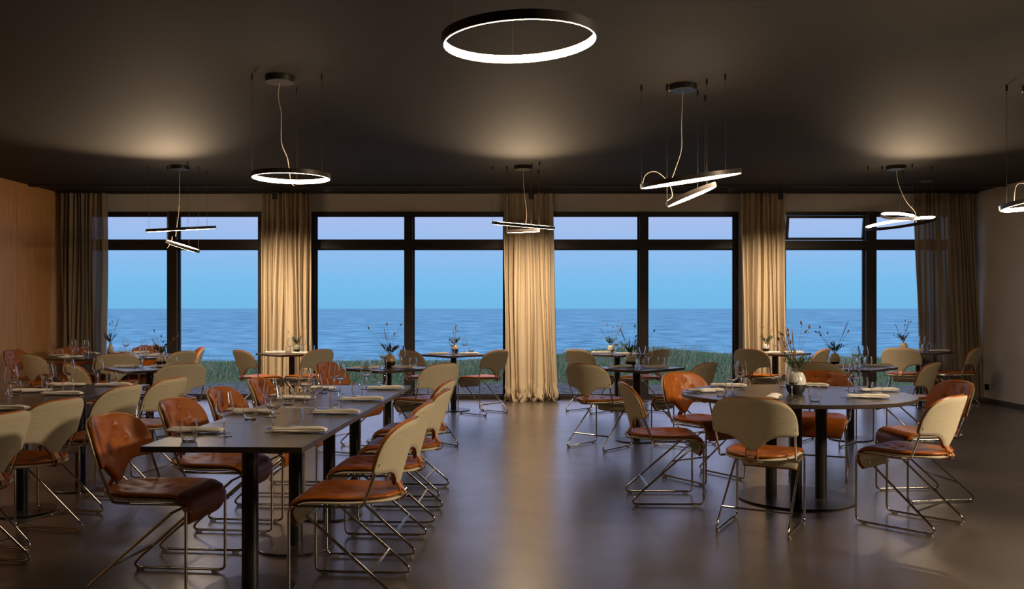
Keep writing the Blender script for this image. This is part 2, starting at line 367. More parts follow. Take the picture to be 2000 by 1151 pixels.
r = n.new('ShaderNodeValToRGB'); r.color_ramp.elements[0].position = .32; r.color_ramp.elements[1].position = .68
r.color_ramp.elements[0].color = (.028, .19, .29, 1); r.color_ramp.elements[1].color = (.20, .54, .68, 1); l.new(w1.outputs['Fac'], r.inputs[0])
fr = n.new('ShaderNodeValToRGB'); fr.color_ramp.elements[0].position = .60; fr.color_ramp.elements[1].position = .70
fr.color_ramp.elements[0].color = (0, 0, 0, 1); fr.color_ramp.elements[1].color = (.55, .55, .55, 1); l.new(w2.outputs['Fac'], fr.inputs[0])
mx = n.new('ShaderNodeMixRGB'); mx.inputs[2].default_value = (.36, .52, .68, 1); l.new(fr.outputs[0], mx.inputs[0]); l.new(r.outputs[0], mx.inputs[1]); l.new(mx.outputs[0], b.inputs['Base Color'])
b.inputs['Roughness'].default_value = .75; b.inputs['Specular IOR Level'].default_value = .25
struct(m.build('sea', sm, smooth=False), 'calm blue sea reaching the horizon')

# ------------------------------------------------------------------ curtains
def curtain(name, xt, xb, folds, seed, material, amp=.05, label='', puddle=0.0, yc=12.74):
    r = random.Random(seed); nu, nv = folds*10, 44
    ph = [r.uniform(-.55, .55) for _ in range(folds+2)]; am = [r.uniform(.55, 1.25) for _ in range(folds+2)]
    m = MB(); vs = []
    for j in range(nv+1):
        v = j/nv; z = .004 + (CEIL-.035)*v
        for i in range(nu+1):
            u = i/nu; k = u*folds; ki = int(k); fr = k-ki
            A = am[ki]*(1-fr)+am[ki+1]*fr; P = ph[ki]*(1-fr)+ph[ki+1]*fr
            grow = .75+.35*(1-v)
            xc = (xb[0]*(1-v)+xt[0]*v)*(1-u) + (xb[1]*(1-v)+xt[1]*v)*u
            w = math.sin(2*math.pi*(k+P*(1.3-v)))
            yy = yc - amp*A*grow*w - amp*.35*math.sin(2*math.pi*(k*.37+seed+.4*v))
            xx = xc + .018*math.sin(2*math.pi*(k*1.0+.25))*grow + .012*math.sin(5*v+k)
            if puddle and z < .34:
                q = (1-z/.34)**1.4*puddle
                yy -= q*(.035+.035*math.sin(k*3.3+z*34+seed)+.02*math.sin(k*7.7-z*50)); xx += q*.03*math.sin(k*2.7+z*31+seed); z2 = z
                vs.append((xx, yy, max(z2, .003))); continue
            vs.append((xx, yy, z))
    m.add(vs, [(j*(nu+1)+i, j*(nu+1)+i+1, (j+1)*(nu+1)+i+1, (j+1)*(nu+1)+i) for j in range(nv) for i in range(nu)])
    o = m.build(name, material, angle=180)
    sol = o.modifiers.new('thick', 'SOLIDIFY'); sol.thickness = .004
    # stitched heading band at the top
    hb = MB(); vs = []
    for j in range(2):
        for i in range(nu+1):
            p = m.v[(nv-0 if j else nv-2)*(nu+1)+i] if True else None
            vs.append((p[0], p[1]-.005, p[2]))
    hb.add(vs, [(i, i+1, nu+2+i, nu+1+i) for i in range(nu)])
    hb.build('heading_band', material, o, angle=180)
    tag(o, label, 'curtain', 'curtains along the window wall'); return o
def cx(px, Y=12.74): return (px-1000)*Y/FPX
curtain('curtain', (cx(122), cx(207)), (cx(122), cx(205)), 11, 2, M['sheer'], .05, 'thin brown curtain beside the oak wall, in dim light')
curtain('curtain', (cx(514), cx(604)), (cx(508), cx(611)), 10, 5, M['curtain'], .085, 'bright beige curtain left of the aisle, behind the small square table with a green vase')
curtain('curtain', (cx(984), cx(1076)), (cx(984), cx(1089)), 10, 9, M['curtain'], .08, 'bright beige curtain at the end of the open aisle, its hem crumpled on the floor', 1.0)
curtain('curtain', (cx(1447), cx(1535)), (cx(1449), cx(1538)), 9, 13, M['curtain'], .08, 'bright beige curtain right of the aisle, reaching the vent window that stands ajar')
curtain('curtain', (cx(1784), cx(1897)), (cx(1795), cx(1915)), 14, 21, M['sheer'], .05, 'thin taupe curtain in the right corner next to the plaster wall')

# ------------------------------------------------------------------ ceiling fittings
def spot_fixture(px, label, aim):
    x = (px-1000)*12.1/FPX
    r = empty('track_spotlight', (x, 12.25, CEIL)); tag(r, label, 'spotlight', 'curtain spotlights')
    m = MB(); m.box(-.14, -.02, -.025, .14, .02, 0); m.build('adapter', M['black'], r, False)
    m = MB(); m.cyl(.008, -.085, -.02); m.build('arm', M['black'], r)
    m = MB(); m.cyl(.034, -.18, -.055, n=20, bev=.004); b = m.build('lamp_head', M['black'], r)
    light('curtain_beam', 'SPOT', (x, 11.0, CEIL-.12), 480, (1, .75, .50), (aim, 12.74, .05), spot_size=math.radians(90), spot_blend=1.0, shadow_soft_size=.03)
spot_fixture(531, 'black track spotlight in front of the curtain left of the aisle', cx(560))
spot_fixture(1038, 'black track spotlight in front of the curtain at the end of the aisle', cx(1033))
spot_fixture(1531, 'black track spotlight in front of the curtain right of the aisle', cx(1492))
for px, lb in ((640, 'small dark sensor on the ceiling just right of the flat ring lamp'), (1429, 'small dark sensor on the ceiling behind the long slanted ring lamp')):
    x = (px-1000)*12.3/FPX; m = MB(); m.box(-.055, -.03, -.05, .055, .03, 0); m.box(-.045, -.034, -.065, .02, .026, -.05)
    tag(m.build('ceiling_sensor', M['plasticgrey'], None, False, loc=(x, 12.3, CEIL)), lb, 'sensor')
m = MB(); m.cyl(.10, -.018, 0, n=32, bev=.006); m.cyl(.07, -.026, -.018, n=32)
tag(m.build('smoke_detector', M['plasticgrey'], loc=(810*11.7/FPX, 11.7, CEIL)), 'round flat detector on the dark ceiling near the right corner', 'detector')
m = MB(); m.box(-.016, -.045, -.04, 0, .045, .04); m.box(-.02, -.03, -.028, -.016, .03, .028)
tag(m.build('wall_socket', M['black'], None, False, loc=(XR, 12.6, .22)), 'small black socket low on the right wall beside the curtain', 'socket')

def ring_part(root, cx_, cy, z, D, ax, ay, hgt=.034, wid=.012):
    """one light ring; ax, ay tilt in degrees (far side up, right side up)"""
    R = D/2; n = 96
    m = MB(); p = [(R-wid, 0), (R, 0), (R, hgt), (R-wid, hgt)]
    m.lathe([(R-wid+.004, 0), (R, 0), (R, hgt), (R-wid, hgt), (R-wid, hgt-.003)], n)
    o = m.build('light_ring', M['ringbody'], root, angle=40, loc=(cx_, cy, z))
    g = MB(); g.lathe([(R-wid, hgt-.003), (R-wid-.001, .002), (R-wid+.001, -.001), (R-wid+.004, 0)], n)
    g.build('diffuser', M['glow'], o, angle=40)
    o.rotation_euler = (math.radians(ax), math.radians(-ay), 0)
    return o
def pendant(name, loc, rings, label, wires, canopy=True, cords=(), cr_=.105, down=20):
    r = empty(name, loc); tag(r, label, 'pendant lamp', 'ring pendant lamps')
    if canopy:
        m = MB(); m.cyl(cr_, -.045, 0, n=40, bev=.003); m.build('canopy', M['black'], r)
    objs = []
    for (dx, dy, z, D, ax, ay) in rings: objs.append((ring_part(r, dx, dy, z-CEIL, D, ax, ay), D))
    for (ri, ang) in wires:
        o, D = objs[ri]; a = math.radians(ang); R = D/2-.008
        p = o.rotation_euler.to_matrix() @ Vector((R*math.cos(a), R*math.sin(a), .030)) + Vector(o.location)
        m = MB(); m.tube([p, (p.x, p.y, -.03)], .0014, 5); w = m.build('wire', M['wire'], r)
        g = MB(); g.cyl(.008, -.045, 0, c=(p.x, p.y), n=10); g.build('wire_gripper', M['black'], w)
    for pts in cords:
        m = MB(); P = [Vector(q) for q in pts]; out = []
        for i in range(len(P)-1):
            p0, p1, p2, p3 = P[max(i-1, 0)], P[i], P[i+1], P[min(i+2, len(P)-1)]
            for k in range(8):
                t = k/8; out.append(.5*((2*p1)+(-p0+p2)*t+(2*p0-5*p1+4*p2-p3)*t*t+(-p0+3*p1-3*p2+p3)*t**3))
        out.append(P[-1]); m.tube(out, .0028, 6); m.build('power_cord', M['cord'], r)
    zz = min(q[2] for q in rings)-CEIL-.03
    if down:
        l = light('ring_downlight', 'SPOT', (loc[0], loc[1], CEIL+zz), down, WARM, (loc[0], loc[1], 0), spot_size=math.radians(140), spot_blend=.8, shadow_soft_size=.28)
    return r
def zat(py, Y): return CZ + (603-py)*Y/FPX
# big ring in the middle of the near ceiling
pendant('ring_pendant', (.03, 3.38, CEIL), [(0, 0, zat(84, 3.38), .60, 1, 2.6)], 'large round ring lamp near the top middle, closest to the camera', [(0, 95), (0, 215), (0, 335)], down=40)
pendant('ring_pendant', (-1.70, 6.45, CEIL), [(.07, .05, zat(349, 6.5), .575, 0, 0)], 'flat round ring lamp hanging over the far end of the long brown table',
        [(0, 205), (0, 95), (0, 335)], down=36, cords=[[(0, 0, -.04), (-.015, .01, -.14), (.01, 0, -.28), (.012, 0, -.48), (.045, .05, -.60), (.05, .12, -.75), (.03, .30, -.76)]])
pendant('ring_pendant', (1.30, 6.70, CEIL), [(.06, 0, zat(354, 6.7), .765, 4.5, 8.4), (.065, -.02, zat(385, 6.7), .40, -1, 22)], 'pair of slanted rings hanging behind the big round table, long ring above small ring',
        [(0, 180), (0, 60), (0, 300), (1, 180), (1, 60), (1, 300)],
        cords=[[(0, 0, -.04), (-.01, 0, -.30), (-.01, 0, -.48), (-.05, 0, -.62), (-.09, -.02, -.72)], [(-.31, 0, -.76), (-.28, 0, -.68), (-.20, 0, -.66), (-.11, 0, -.74), (-.08, 0, -.84), (-.12, 0, -.88)]])
pendant('ring_pendant', (-3.96, 10.5, CEIL), [(.02, 0, zat(450, 10.5), .79, 6, 3.0), (.03, 0, zat(484, 10.5), .40, 0, -18)], 'pair of slanted rings at the left, over the round table near the brown curtain',
        [(0, 180), (0, 60), (0, 300), (1, 180), (1, 0), (1, 90)],
        cords=[[(0, 0, -.04), (-.01, 0, -.5), (-.04, 0, -.75), (-.05, 0, -.84)], [(-.09, 0, -.84), (-.10, 0, -.90), (-.15, 0, -.98)]], cr_=.11)
pendant('ring_pendant', (.134, 10.5, CEIL), [(0, 0, zat(443, 10.5), .755, 6, -5.0), (0, 0, zat(454, 10.5), .40, 4, 2)], 'pair of slanted rings in front of the curtain at the end of the aisle',
        [(0, 180), (0, 60), (0, 300), (1, 180), (1, 60), (1, 300)], cords=[[(0, 0, -.04), (.01, 0, -.30), (.04, 0, -.55), (.03, 0, -.69)]], cr_=.11)
pendant('ring_pendant', (4.58, 10.5, CEIL), [(.02, 0, zat(425, 10.5), .40, 16, 0), (.05, 0, zat(439, 10.5), .79, 7.0, 10.5)], 'pair of slanted rings at the right, small ring above long ring by the vent window',
        [(0, 180), (0, 60), (0, 300), (1, 180), (1, 60), (1, 0)],
        cords=[[(0, 0, -.04), (.03, 0, -.22), (.12, 0, -.42), (.22, 0, -.54), (.24, 0, -.64), (.23, 0, -.68)]], cr_=.11, down=50)
pendant('ring_pendant', (4.0, 6.7, CEIL), [(.14, 0, zat(394, 6.7), .765, -4, 7), (.16, .0, zat(396, 6.7), .40, 16, 12)], 'ring lamp cut off by the right edge of the view',
        [(0, 180), (0, 60), (0, 300), (1, 180)], cords=[[(-.18, 0, -.90), (-.16, 0, -.76), (-.06, 0, -.76), (0, 0, -.84)]], down=60)
# directed part of the rings' light that paints the soft pools on the ceiling
for x, yy, e in ((-3.96, 10.3, 138), (.134, 10.3, 98), (4.58, 10.3, 125)):
    light('ring_uplight', 'SPOT', (x, yy, 2.30), e, (1, .72, .45), (x, yy-1.35, CEIL), spot_size=math.radians(92), spot_blend=1.0, shadow_soft_size=.15)

# ------------------------------------------------------------------ the chair
def pad(P, nu, nv, t0, t1, dent=None, flipn=False, edge_pow=8, us=None):
    """closed sheet between offsets t0..t1 along the normal of P(u,v), rounded at its rim"""
    us = us if us else [-1+2*i/nu for i in range(nu+1)]
    vv = [j/nv for j in range(nv+1)]; A = np.zeros((nv+1, nu+1, 3))
    for j, v in enumerate(vv):
        for i, u in enumerate(us): A[j, i] = P(u, v)
    du = np.gradient(A, axis=1); dv = np.gradient(A, axis=0); Nn = np.cross(du, dv)
    Nn /= np.maximum(np.linalg.norm(Nn, axis=2, keepdims=True), 1e-9)
    if flipn: Nn = -Nn
    m = MB(); W = nu+1; mid = (t0+t1)/2; hlf = (t1-t0)/2; top = []; bot = []
    for j, v in enumerate(vv):
        for i, u in enumerate(us):
            eu = max(0, 1-abs(u)**edge_pow)**.5; ev = max(0, 1-abs(2*v-1)**edge_pow)**.5; e = eu*ev
            d = dent(A[j, i]) if dent else 0
            top.append(A[j, i]+Nn[j, i]*(mid+hlf*e-d*e)); bot.append(A[j, i]+Nn[j, i]*(mid-hlf*e))
    n = len(top); fs = []
    for j in range(nv):
        for i in range(nu):
            a, b, c, d = j*W+i, j*W+i+1, (j+1)*W+i+1, (j+1)*W+i
            fs.append((a, b, c, d)); fs.append((n+d, n+c, n+b, n+a))
    if flipn: fs = [f[::-1] for f in fs]
    m.add(top+bot, fs); return m
def dents(pts, r=.013, depth=.015, crease=None):
    def f(p):
        s = 0
        for (a, b) in pts:
            dx, dz = p[0]-a, (p[2] if crease == 'back' else p[1])-b
            q = math.hypot(dx, dz); s += depth*math.exp(-(q/r)**1.3)
            up = dz if crease == 'back' else -dz
            if 0 < up < .10: s += .0035*math.exp(-(dx/.009)**2)*(1-up/.10)
        s += .0006*math.sin(p[0]*38+p[1]*20+p[2]*12)
        return s
    return f
def backP(u, v):
    x = .25*u; a = abs(u)
    zt = .658+.162*max(0, 1-a**3.7)**.42
    zb = .492+.100*(1-math.exp(-(abs(x)/.078)**1.8))
    if a > .93: zb += .014*((a-.93)/.07)**2
    z = zb+(zt-zb)*v; k = (z-.5)/.32
    y = -.205-.095*max(k, 0)**1.15 + .085*(a**2.0)*(1 if k > 0 else .6)
    return (x, y, z)
SEATP = [(-.235, .470), (-.19, .474), (-.13, .474), (-.06, .472), (.02, .472), (.09, .473), (.15, .472), (.20, .466), (.235, .448), (.254, .418), (.258, .385), (.248, .355), (.232, .330)]
def seatP(u, v):
    k = v*(len(SEATP)-1); i = min(int(k), len(SEATP)-2); f = k-i
    y = SEATP[i][0]*(1-f)+SEATP[i+1][0]*f; z = SEATP[i][1]*(1-f)+SEATP[i+1][1]*f
    hw = .212
    if v < .42:
        q = max(0, 1-((.42-v)/.42)**2.3); hw = .212*max(q, .0)**.46; hw = max(hw, .035)
    if z < .44 and v > .5: hw = .205-.35*(.44-z)*(1 if z < .40 else .3)
    return (hw*u, y, z-.012*(1-u*u)*(1 if v < .6 else 0)*math.sin(math.pi*min(v/.6, 1)))
def make_chair():
    r = empty('dining_chair')
    for s in (-1, 1):
        pts = [(s*.238, -.172, .640), (s*.226, -.095, .442), (s*.212, -.02, .436), (s*.210, .252, .436), (s*.210, .252, .0135), (s*.210, -.262, .0135), (s*.196, .175, .392)]
        m = MB(); m.tube(fillet(pts, [.03, .10, .035, .035, .030], 6), .0072, 8); f = m.build('side_frame', M['chrome'], r, angle=80)
        for yy in (.20, -.20):
            g = MB(); g.box(s*.21-.009, yy-.016, 0, s*.21+.009, yy+.016, .012); g.build('glide', M['glide'], f, False)
    m = MB(); m.tube([(-.205, -.125, .133), (.205, -.125, .133)], .0065, 8); m.build('stretcher', M['chrome'], r)
    m = MB(); m.tube([(-.196, .17, .39), (.196, .17, .39)], .0065, 8); m.build('front_crossbar', M['chrome'], r)
    us = [math.sin(math.pi/2*(-1+2*i/54)) for i in range(55)]
    bd = dents([(-.055, .755), (.055, .755), (-.11, .69), (0, .685), (.11, .69), (-.05, .625), (.05, .625)], crease='back')
    m = pad(backP, 54, 38, 0.0, .026, bd, True, 12, us); o = m.build('back_cushion', M['leather'], r, angle=180)
    m = pad(backP, 54, 18, -.012, .001, None, True, 20, us); m.build('backrest', M['linen'], r, angle=180)
    sd = dents([(-.11, -.10), (0, -.11), (.11, -.10), (-.06, -.02), (.06, -.02), (-.11, .06), (0, .06), (.11, .06), (-.06, .14), (.06, .14)], .016, .012, 'seat')
    m = pad(seatP, 26, 34, -.012, .014, sd, False, 10, [math.sin(math.pi/2*(-1+2*i/26)) for i in range(27)]); m.build('seat', M['leather'], r, angle=180)
    m = pad(seatP, 26, 26, -.030, -.010, None, False, 10, [math.sin(math.pi/2*(-1+2*i/26)) for i in range(27)]); m.build('seat_lining', M['linen'], r, angle=180)
    # strap that ties the neck of the back to the seat
    m = MB(); path = [(-.196, .545), (-.212, .52), (-.226, .495), (-.243, .475), (-.252, .455), (-.246, .436), (-.225, .430), (-.20, .434)]
    vs = []
    for (yy, zz) in path: vs += [(-.0185, yy, zz), (.0185, yy, zz)]
    for (yy, zz) in path: vs += [(-.0185, yy+.003, zz+.0045), (.0185, yy+.003, zz+.0045)]
    n = len(path); fs = []
    for i in range(n-1):
        a = 2*i; b = 2*n+2*i; fs += [(a, a+1, a+3, a+2), (b+2, b+3, b+1, b), (a+2, b+2, b, a), (a+1, b+1, b+3, a+3)]
    m.add(vs, fs); st = m.build('strap', M['strap'], r, angle=60)
    m = MB()
    bz = [(-.024, -.248, .452), (.024, -.248, .452), (.024, -.240, .480), (-.024, -.240, .480), (-.024, -.248, .452)]
    m.tube([(a, b-.008, c) for a, b, c in bz], .0025, 6); m.build('buckle', M['chrome'], st)
    for s in (-1, 1):
        m = MB(); m.tube([(s*.03, -.205, .53), (s*.034, -.225, .49), (s*.036, -.236, .455)], [.004, .0065, .005], 6); m.build('side_tab', M['leather'], r)
    m = MB(); m.tube([(-.06, -.222, .440), (.06, -.222, .440)], .006, 8); m.build('rear_rod', M['chrome'], r)
    return r
CHAIR = make_chair()
LINEN, LEA = 'linen back', 'tufted leather'
CH = [
 # x, y, facing, label, group
 (-1.73, 4.29, 96, 'chair with tufted cognac leather back, nearest on the left side of the long brown table', 'L'),
 (-1.70, 5.06, 95, 'tufted leather chair, second from the front, wall side of the long brown table', 'L'),
 (-1.67, 5.75, 95, 'tufted leather chair, third from the front, wall side of the long brown table', 'L'),
 (-1.64, 6.53, 93, 'chair with tufted leather back at the far left corner of the long brown table', 'L'),
 (-.755, 4.22, -86, 'chair nearest the camera on the aisle side of the long brown table', 'R'),
 (-.74, 4.96, -87, 'second chair from the front on the aisle side of the long brown table', 'R'),
 (-.70, 5.68, -88, 'third chair from the front on the aisle side of the long brown table', 'R'),
 (-.72, 6.43, -85, 'farthest chair on the aisle side of the long brown table', 'R'),
 (-2.79, 4.45, -82, 'linen backed chair cut off by the left edge of the view', 'B'),
 (-2.84, 5.12, -77, 'linen backed chair at the grey green table, fully visible and nearest the left edge', 'B'),
 (-2.86, 6.00, -80, 'linen backed chair at the grey green table, just behind the orange leather chair', 'B'),
 (-2.79, 6.66, -78, 'linen backed chair at the far right corner of the grey green table', 'B'),
 (-3.98, 6.60, 88, 'chair at the left edge, only its orange back edge showing above the grey green table', 'B'),
 (-3.98, 5.85, 88, 'chair whose seat shows under the grey green table, beyond its poles', 'B'),
 (-3.27, 8.50, -42, 'large linen backed chair right of the square table in the left middle row', 'C'),
 (-3.98, 8.49, 45, 'linen backed chair with light edge left of the square table in the left middle row', 'C'),
 (-5.40, 10.30, 32, 'grey looking linen back chair left of the far round table by the oak wall', 'A'),
 (-5.98, 10.95, 98, 'dark red leather chair against the oak wall, behind the grey one', 'A'),
 (-5.80, 11.72, 145, 'dark red leather chair behind the far round table, in front of the brown curtain', 'A'),
 (-5.05, 11.98, -178, 'dark leather chair behind the far round table, against the sea', 'A'),
 (-4.66, 10.42, -20, 'brown shaded linen back chair in front of the far round table', 'A'),
 (-4.24, 10.87, -68, 'pale linen back chair right of the far round table', 'A'),
 (-4.41, 11.72, -115, 'purple brown tufted leather chair at the right end of the far round table', 'A'),
 (-3.25, 11.27, 46, 'linen backed chair left of the square table before the bright curtain left of the aisle', 'E'),
 (-2.63, 11.40, -50, 'linen backed chair right of the square table before the bright curtain left of the aisle', 'E'),
 (-1.54, 8.33, 112, 'dark leather chair beyond the far end of the long brown table', 'F'),
 (-.83, 8.53, -46, 'linen backed chair beside the aisle at the second row table left of it', 'F'),
 (-1.14, 11.28, 46, 'pale linen back chair left of the square window table beside the aisle curtain', 'G'),
 (-.36, 11.24, -51, 'linen backed chair standing just left of the curtain at the end of the aisle', 'G'),
 (1.01, 11.45, 48, 'linen backed chair just right of the aisle curtain, farther of two in line', 'H'),
 (1.70, 11.28, -44, 'pale linen chair right of the window table, against the grassy dune', 'H'),
 (.84, 8.51, 41, 'brown shaded linen chair right of the aisle, nearer of two in line', 'I'),
 (1.70, 8.65, -49, 'pale linen chair partly hidden behind the leather chair left of the big round table', 'I'),
 (1.05, 6.18, 91, 'leather chair seen from the side, left of the big round table', 'J'),
 (1.50, 6.96, 147, 'tufted leather chair facing right, behind the left edge of the big round table', 'J'),
 (2.48, 7.10, -157, 'bright orange leather chair facing the camera behind the big round table', 'J'),
 (2.95, 6.29, -96, 'dark red leather chair at the big round table, behind the pale linen one', 'J'),
 (2.48, 5.47, -42, 'pale linen back chair at the right front of the big round table', 'J'),
 (1.52, 5.38, 29, 'shaded brown linen back chair in front of the big round table', 'J'),
 (3.21, 11.50, 41, 'brown shaded linen chair before the bright curtain right of the aisle', 'K'),
 (3.87, 11.60, -52, 'small pale linen chair against the sea, left of the vase on the right middle table', 'K'),
 (3.12, 8.75, 40, 'linen back just visible behind the bright orange leather chair', 'LL'),
 (3.91, 8.73, -50, 'pale linen back chair at the right of the right middle square table', 'LL'),
 (5.29, 11.90, 33, 'brown shaded linen chair below the vase at the right window table', 'M'),
 (6.10, 12.05, -50, 'pale linen back chair farthest right, next to the corner curtain', 'M'),
]
GRP = {'L': 'chairs along the wall side of the long brown table', 'R': 'chairs along the aisle side of the long brown table', 'B': 'chairs at the grey green table', 'C': 'chairs at the left middle square table',
 'A': 'chairs round the far round table', 'E': 'chairs at the table before the left curtain', 'F': 'chairs at the second row table left of the aisle', 'G': 'chairs at the window table left of the aisle',
 'H': 'chairs at the window table right of the aisle', 'I': 'chairs at the second row table right of the aisle', 'J': 'chairs round the big round table', 'K': 'chairs at the table before the right curtain',
 'LL': 'chairs at the right middle square table', 'M': 'chairs at the right window table'}
for (x, y, th, lb, g) in CH:
    instance(CHAIR, (x, y, 0), -math.radians(th), lb, 'chair', GRP[g])

# ------------------------------------------------------------------ tables
def square_table(w, d):
    r = empty('pedestal_table')
    m = MB(); m.box(-w/2+.001, -d/2+.001, .714, w/2-.001, d/2-.001, .74); o = m.build('tabletop', M['top'], r, False)
    bv = o.modifiers.new('bevel', 'BEVEL'); bv.width = .0015; bv.segments = 2
    m = MB(); m.cyl(.039, .012, .708, n=28); m.build('pole', M['black'], r)
    m = MB(); m.box(-.11, -.11, .706, .11, .11, .714); m.build('mounting_plate', M['black'], r, False)
    m = MB(); m.cyl(.215, 0, .012, n=56, bev=.003); m.build('base', M['base'], r)
    return r
def oval_table():
    r = empty('round_table')
    m = MB(); m.lathe([(0, .714), (.793, .714), (.795, .716), (.795, .738), (.793, .74), (0, .74)], 96); o = m.build('tabletop', M['top'], r, angle=40); o.scale = (1, .95, 1)
    for x, y in ((-.16, .05), (-.05, -.16), (.16, -.05), (.05, .16)):
        m = MB(); m.cyl(.039, .012, .708, c=(x, y), n=28); m.build('pole', M['black'], r)
    m = MB(); m.cyl(.405, 0, .012, n=72, bev=.003); m.build('base', M['base'], r)
    m = MB(); m.box(-.24, -.24, .706, .24, .24, .714); m.build('mounting_plate', M['black'], r, False)
    return r
T1 = square_table(.714, .767)
th = math.radians(-2.2)
ORD = ['front', 'second', 'third', 'farthest']
for i in range(4):
    s = .767*(i+.5); x = -1.263 + s*math.sin(-th); y = 3.815 + s*math.cos(th)
    instance(T1, (x, y, 0), th, 'dark brown table, %s of the four pushed together into the long brown table' % ORD[i], 'table', 'tables of the long brown row')
for i, nm in enumerate(('farthest', 'second from the far end', 'nearest in view')):
    s = .771*(i+.5); instance(T1, (-3.225-.012*i, 6.97-s, 0), math.radians(-1.4), 'grey green table, %s in the left row' % nm, 'table', 'tables of the grey green row')
T2 = square_table(.70, .70)
SQ = {'C': (-3.66, 8.90, 40, 'square table turned on its corner in the left middle row'),
 'E': (-2.95, 11.80, 42, 'square window table in front of the bright curtain left of the aisle'),
 'F': (-1.258, 8.92, 45, 'square table behind the long brown table, with black and tan vase'),
 'G': (-.77, 11.60, 43, 'square window table just left of the curtain at the end of the aisle'),
 'H': (1.40, 11.72, 40, 'square window table right of the aisle, farther of two in line'),
 'I': (1.265, 8.95, 46, 'square table right of the aisle, nearer of two in line'),
 'K': (3.56, 11.93, 44, 'square window table in front of the bright curtain right of the aisle'),
 'L': (3.47, 9.03, 46, 'square table behind the big round table on the right'),
 'M': (5.68, 12.30, 46, 'square window table in the far right corner')}
for k, (x, y, a, lb) in SQ.items(): instance(T2, (x, y, 0), math.radians(a), lb, 'table', 'square pedestal tables')
T3 = oval_table()
instance(T3, (2.005, 6.22, 0), 0, 'big round brown table with four poles in the right foreground', 'round table', 'round tables')
instance(T3, (-5.04, 11.17, 0), 0, 'dark round table by the oak wall and brown curtain', 'round table', 'round tables')

# ------------------------------------------------------------------ tableware
TZ = .7405
def make_wine():
    r = empty('wine_glass')
    o = [(.0, .0900), (.012, .0915), (.026, .098), (.038, .112), (.0435, .130), (.0425, .148), (.038, .170), (.0315, .200), (.0295, .212)]
    i = [(.0287, .212), (.0307, .200), (.0372, .170), (.0417, .148), (.0427, .130), (.0372, .1125), (.0252, .0995), (.011, .0935), (0, .0925)]
    m = MB(); m.lathe(o+i, 32); m.build('bowl', M['glass'], r, angle=60)
    m = MB(); m.lathe([(0, .004), (.007, .006), (.0042, .012), (.0036, .03), (.0036, .07), (.005, .084), (.008, .0893), (0, .0895)], 14); m.build('stem', M['glass'], r, angle=60)
    m = MB(); m.lathe([(0, 0), (.036, 0), (.0365, .001), (.034, .0018), (.010, .0035), (0, .0037)], 32); m.build('foot', M['glass'], r, angle=50)
    return r
def make_tumbler():
    o = [(0, 0), (.026, 0), (.030, .003), (.036, .022), (.0392, .044), (.0385, .062), (.034, .088), (.0315, .100)]
    i = [(.0305, .100), (.033, .088), (.0373, .062), (.038, .044), (.0348, .022), (.028, .0075), (0, .0065)]
    m = MB(); m.lathe(o+i, 32); return m.build('water_glass', M['glass'], angle=60)
def make_napkin():
    # folded cloth rolled flat: rounded long bundle with a visible fold
    m = MB(); nu, nv = 16, 22; vs = []
    for j in range(nv+1):
        v = j/nv; yy = -.132+.264*v; e = (1-abs(2*v-1)**60)**.5
        for i in range(nu):
            a = 2*math.pi*i/nu; c, s_ = math.cos(a), math.sin(a)
            w = .034+.003*math.sin(v*7+1); hh = .0115+.003*math.sin(v*5)+.0015*math.sin(v*17+a*3)
            x = w*(abs(c)**.4)*(1 if c > 0 else -1)*(.95+.05*e); z = .0125+hh*(abs(s_)**.75)*(1 if s_ > 0 else -1)*(.6+.4*e)
            if s_ > 0 and c > .2: z -= .006
            if abs(s_) < .35 and c < 0: x += .004
            vs.append((x+.004*math.sin(v*6), yy, max(z, .001)))
    fs = [(j*nu+i, j*nu+(i+1) % nu, (j+1)*nu+(i+1) % nu, (j+1)*nu+i) for j in range(nv) for i in range(nu)]
    fs += [tuple(range(nu))[::-1], tuple(nv*nu+i for i in range(nu))]
    m.add(vs, fs); return m.build('napkin', M['napkin'], angle=50)
def make_fork():
    m = MB(); P = [(0, -.10, .003), (0, -.05, .007), (0, 0, .0065), (0, .035, .003), (0, .055, .004)]
    vs = []; W = [.006, .0055, .003, .003, .010]
    for (x, y, z), w in zip(P, W): vs += [(-w, y, z), (w, y, z), (w, y, z+.002), (-w, y, z+.002)]
    m.add(vs, [(4*i+a, 4*i+b, 4*i+4+b, 4*i+4+a) for i in range(len(P)-1) for a, b in ((0, 1), (1, 2), (2, 3), (3, 0))]+[(3, 2, 1, 0), (16, 17, 18, 19)])
    for k in range(4):
        x = -.0085+.0057*k; m.box(x-.0014, .055, .004, x+.0014, .10, .006)
    return m.build('fork', M['steel'], angle=40)
def make_knife():
    m = MB(); vs = []
    for y, w in ((-.115, .007), (-.06, .008), (-.01, .005), (0, .008), (.06, .0095), (.10, .007), (.115, .001)): vs += [(-w*.7, y, .001), (w, y, .001), (w, y, .0032), (-w*.7, y, .0032)]
    m.add(vs, [(4*i+a, 4*i+b, 4*i+4+b, 4*i+4+a) for i in range(6) for a, b in ((0, 1), (1, 2), (2, 3), (3, 0))]+[(3, 2, 1, 0), (24, 25, 26, 27)])
    return m.build('knife', M['steel'], angle=40)
WINE, TUMB, NAPK, FORK, KNIFE = make_wine(), make_tumbler(), make_napkin(), make_fork(), make_knife()
SQH = .35
